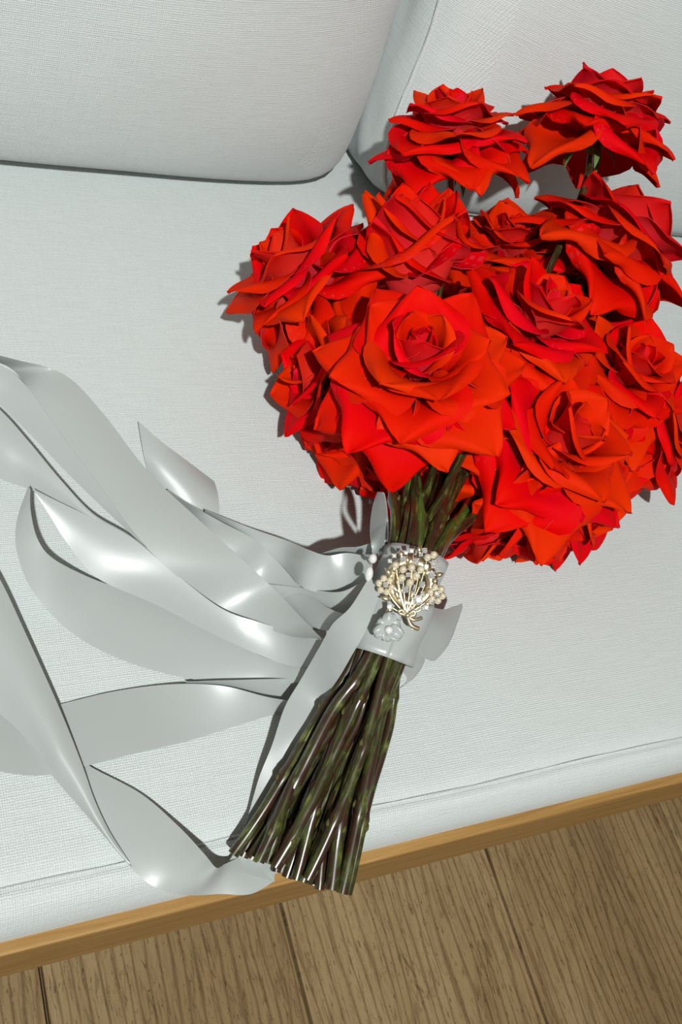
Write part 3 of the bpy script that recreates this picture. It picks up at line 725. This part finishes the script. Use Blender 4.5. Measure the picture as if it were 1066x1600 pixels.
band(0.42, 1.02, TIE_R * 1.10, 0.03, 0.4)
band(0.03, 0.62, TIE_R * 1.16, -0.05, 2.1)
wstrip('bow_loop', [[((584, 872, .052), (600, 862), False), ((578, 832, .054), (603, 822), True), ((582, 792, .056), (604, 792), True), ((590, 768, .058), (600, 770), True)],
                    [((600, 862, .048), (606, 866), False), ((602, 822, .050), (606, 824), True), ((600, 790, .054), (604, 792), True), ((594, 768, .057), (598, 769), True)]], 0.0008)
wstrip('bow_tail', [[((640, 955, .042), (628, 1008, .036)), ((668, 948, .038), (655, 1024, .024)), ((692, 952, .034), (682, 1031, .016)), ((710, 947, .031), (703, 990, .021)), ((722, 943, .028), (720, 952, .026))]], 0.008)
wstrip('bow_tail', [[((640, 1012, .032), (624, 1045, .022)), ((664, 1028, .020), (636, 1058, .010)), ((652, 1052, .010), (634, 1068, .004)), ((628, 1074, .003), (624, 1076, .002))]], 0.003)
# ------------------------------------------------------------------ pearl pins, rosette and brooch
def sphere_data(c, r, nu=14, nv=9, sx=None):
    """sx: (axis vector, stretch)"""
    V = []; F = []
    for i in range(nv + 1):
        a = PI * i / nv
        for j in range(nu):
            b = 2 * PI * j / nu; p = Vector((math.sin(a) * math.cos(b), math.sin(a) * math.sin(b), math.cos(a))) * r
            if sx: p = p + sx[0] * (p.dot(sx[0]) * (sx[1] - 1))
            V.append(c + p)
    for i in range(nv):
        for j in range(nu): F.append((i * nu + j, (i + 1) * nu + j, (i + 1) * nu + (j + 1) % nu, i * nu + (j + 1) % nu))
    return V, F
_k = NT('pearl'); _k.set(Base_Color=(0.62, 0.55, 0.40, 1), Roughness=0.22, Specular_IOR_Level=0.7, Coat_Weight=0.7, Coat_Roughness=0.08, Sheen_Weight=0.2); M['pearl'] = _k.m
_k = NT('white_pearl'); _k.set(Base_Color=(0.74, 0.74, 0.71, 1), Roughness=0.22, Specular_IOR_Level=0.7, Coat_Weight=0.7, Coat_Roughness=0.08); M['wpearl'] = _k.m
_k = NT('pale_gold'); _k.set(Base_Color=(0.80, 0.71, 0.50, 1), Metallic=1.0, Roughness=0.34); M['gold'] = _k.m
_k = NT('rhinestone'); _k.set(Base_Color=(0.95, 0.96, 0.97, 1), Metallic=0.75, Roughness=0.2, Specular_IOR_Level=1.0); M['stone'] = _k.m

def on_wrap(px, py, z): return P(px, py, z + 0.0275)
for (px, py, z, st) in ((583, 873, .068, 1.25), (577, 897, .068, 1.9)):
    c = on_wrap(px, py, z) - wrapc; ax = (-CAM_D + CAM_R * 0.15).normalized()
    V, F = sphere_data(c, 0.0022, sx=(ax, st))
    pin = mesh_obj('pearl_pin', V, F, M['wpearl'], wrap)
    sh = c - ax * 0.003 - CAM_F * -0.004
    V, F, MI = tube_data([c - ax * 0.001, c - ax * 0.002 + CAM_F * 0.006, c - ax * 0.004 + CAM_F * 0.016], [0.0005, 0.0005, 0.0003], 6)
    mesh_obj('pin_shaft', V, F, M['gold'], pin)
# rosette folded from ribbon with a pearl in the middle
rc = on_wrap(606, 982, .060)
rn = (CAM - rc).normalized() * 0.6 + T_UP * 0.4; rn.normalize()
rx = (CAM_R - rn * CAM_R.dot(rn)).normalized(); ry = rn.cross(rx)
rng = random.Random(4)
for k in range(6):
    a0 = k * 1.05 + 0.4; V = []; F = []; UV = []
    rr = 0.0085 if k % 2 else 0.0070
    for i in range(9):
        v = i / 8
        for j in range(9):
            u = j / 4 - 1; hw = 0.0058 * math.sin(PI * min(1, 0.18 + 0.70 * v)) ** 0.6
            r = rr * v; a = a0 + u * hw / max(r, 0.003) * 0.8
            h = 0.0035 * math.sin(PI * 0.8 * v) + 0.0016 * math.sin(4 * u + k) * v + 0.0012 * (k % 2)
            V.append(rc - wrapc + rx * (math.cos(a) * r) + ry * (math.sin(a) * r) + rn * h); UV.append((u, v))
    for i in range(8):
        for j in range(8): F.append((i * 9 + j, i * 9 + j + 1, (i + 1) * 9 + j + 1, (i + 1) * 9 + j))
    o = mesh_obj('rosette_fold', V, F, M['satin'], wrap, uvs=UV); md = o.modifiers.new('thickness', 'SOLIDIFY'); md.thickness = 0.0003
V, F = sphere_data(rc - wrapc + rn * 0.0045 - ry * 0.001, 0.0021); mesh_obj('pearl', V, F, M['wpearl'], wrap)

# brooch: a little bouquet of pearl and rhinestone flowers
bc = on_wrap(643, 917, .0715)
bn = ((CAM - bc).normalized() * 0.5 + T_UP * 0.5).normalized()
bx = (CAM_R - bn * CAM_R.dot(bn)).normalized(); by = bn.cross(bx)
brooch = empty('brooch', bc, 'pale gold bouquet shaped brooch of pearls and rhinestones pinned on the ribbon', 'brooch')
U = 0.0000765
def bp(x, y, h=0.0):
    """x, y on the brooch face in its own fine units, h above the face in mm"""
    return bx * ((x - 545) * U) - by * ((y - 515) * U * 1.06) + bn * (h * 0.001)
def pearl(x, y, r=22, h=1.6):
    c = bp(x, y, h); V, F = sphere_data(c, r * U * 1.04)
    p = mesh_obj('pearl', V, F, M['pearl'], brooch)
    ring = [c + (bx * math.cos(a) + by * math.sin(a)) * r * U * 1.02 - bn * 0.0005 for a in [2 * PI * i / 12 for i in range(13)]]
    V, F, MI = tube_data(ring, 0.00035, 5, cap=False); mesh_obj('setting', V, F, M['gold'], p)
def stone(x, y, r=20, h=1.6):
    c = bp(x, y, h); V = []; F = []; n = 8; rot = hashr(int(x + y)) * 0.7
    tilt = bx * (hashr(int(x)) - .5) * 0.5 + by * (hashr(int(y), 2) - .5) * 0.5
    nn = (bn + tilt).normalized(); e1 = (bx - nn * bx.dot(nn)).normalized(); e2 = nn.cross(e1)
    for (rad, hh) in ((0.55, 0.55), (1.0, 0.15), (0.95, -0.1), (0.1, -0.8)):
        for i in range(n):
            a = 2 * PI * (i + (0.5 if rad == 1.0 else 0)) / n + rot; V.append(c + (e1 * math.cos(a) + e2 * math.sin(a)) * rad * r * U + nn * hh * r * U)
    F.append(tuple(range(n)))
    for l_ in range(3):
        for i in range(n):
            a, b = l_ * n + i, l_ * n + (i + 1) % n; F.append((a + n, b, a)); F.append((a + n, b + n, b))
    s = mesh_obj('rhinestone', V, F, M['stone'], brooch, smooth=False)
    for q in range(4):
        a = PI / 4 + q * PI / 2; pc = c + (e1 * math.cos(a) + e2 * math.sin(a)) * r * U * 1.0 + nn * 0.0002
        V, F = sphere_data(pc, 0.00038, 6, 4); mesh_obj('prong', V, F, M['gold'], s)
def leaf(x, y, ang, ln=70, wd=18, h=0.8):
    d = (bx * math.cos(ang) + by * math.sin(ang)); e = bn.cross(d); V = []; F = []
    for i in range(7):
        v = i / 6; w_ = wd * U * math.sin(PI * (0.08 + 0.92 * v) ** 0.8) + 0.00005
        for j in (-1, 0, 1): V.append(bp(x, y, h) + d * (v * ln * U) + e * (j * w_) + bn * ((0.0006 if j == 0 else 0) + 0.0008 * math.sin(PI * v)))
    n0 = len(V); V += [v - bn * 0.0005 for v in V]
    for i in range(6):
        for j in range(2):
            q = (i * 3 + j, i * 3 + j + 1, i * 3 + j + 4, i * 3 + j + 3); F.append(q); F.append(tuple(n0 + k for k in q[::-1]))
        F.append((i * 3, i * 3 + 3, n0 + i * 3 + 3, n0 + i * 3)); F.append((i * 3 + 2, n0 + i * 3 + 2, n0 + i * 3 + 5, i * 3 + 5))
    mesh_obj('leaf', V, F, M['gold'], brooch)
def wire(pts, r=0.0005, name='stem'):
    path = catmull([bp(*p) for p in pts], 14); V, F, MI = tube_data(path, r, 6); mesh_obj(name, V, F, M['gold'], brooch)
# stems fanning from the bow
for tx, ty in ((360, 520), (440, 470), (480, 420), (545, 400), (600, 420), (640, 500), (700, 560), (590, 600), (400, 650), (650, 650), (430, 350), (660, 320), (560, 300)):
    wire([(505, 700, 0.3), ((505 + tx) / 2 + (tx - 505) * 0.12, (700 + ty) / 2, 1.0), (tx, ty, 0.9)])
# flowers of five or six pearls round a stone
for cx_, cy_, n_, rr, pr in ((357, 505, 6, 46, 21), (722, 562, 6, 46, 21)):
    stone(cx_, cy_, 20, 2.2)
    for i in range(n_): pearl(cx_ + rr * math.cos(i * 2 * PI / n_ + .3), cy_ + rr * math.sin(i * 2 * PI / n_ + .3), pr, 1.6)
for x, y in ((483, 400), (545, 388), (475, 457), (532, 487), (578, 440), (430, 372), (660, 318), (705, 300), (610, 400)): pearl(x, y, 24, 2.2)
for x, y, r in ((485, 330, 22), (578, 345, 24), (685, 435, 30), (520, 437, 18), (618, 500, 24), (497, 535, 26), (588, 605, 36), (385, 650, 20), (645, 655, 22), (640, 272, 20), (545, 275, 18), (420, 310, 18),
                (730, 350, 18), (700, 375, 18), (740, 400, 16), (620, 560, 16), (555, 560, 14), (650, 380, 18), (390, 345, 16), (612, 300, 16), (670, 620, 14), (545, 655, 12), (610, 660, 14), (505, 290, 14)): stone(x, y, r, 1.7)
for x, y, a, l_ in ((400, 440, 2.3, 70), (395, 600, 3.0, 80), (415, 660, 3.5, 60), (480, 320, 1.9, 60), (600, 290, 1.5, 60), (690, 330, 0.7, 70), (720, 440, 0.3, 60), (455, 600, 2.0, 90), (450, 560, 2.2, 90), (540, 600, 1.4, 80),
                    (640, 440, 0.9, 70), (560, 480, 1.2, 70), (430, 420, 2.0, 60), (690, 480, 0.2, 50), (520, 360, 1.7, 60), (630, 620, -0.3, 60)): leaf(x, y, a, l_)
# bow at the foot
wire([(505, 700, 1.5), (470, 670, 2.4), (450, 690, 2.2), (505, 705, 1.6)], 0.0009, 'bow_loop')
wire([(515, 700, 1.5), (555, 675, 2.6), (560, 705, 2.2), (515, 710, 1.6)], 0.0009, 'bow_loop')
wire([(515, 712, 1.8), (555, 735, 2.0), (615, 722, 1.0)], 0.0011, 'bow_tail')
wire([(510, 715, 1.8), (535, 770, 2.0), (590, 795, 1.0)], 0.0013, 'bow_tail')
V, F = sphere_data(bp(510, 706, 2.0), 0.0016, 10, 7); mesh_obj('bow_knot', V, F, M['gold'], brooch)
# the plate that carries it
V = []; F = []
for i in range(25):
    a = 2 * PI * i / 24
    for rr in (110, 190):
        V.append(bp(545 + rr * math.cos(a), 480 + rr * 0.95 * math.sin(a), 0.1)); V.append(bp(545 + rr * math.cos(a), 480 + rr * 0.95 * math.sin(a), -0.7))
for i in range(24):
    a = i * 4; b = a + 4
    F += [(a, b, b + 2, a + 2), (a + 1, a + 3, b + 3, b + 1), (a, a + 1, b + 1, b), (a + 2, b + 2, b + 3, a + 3)]
mesh_obj('back_ring', V, F, M['gold'], brooch)
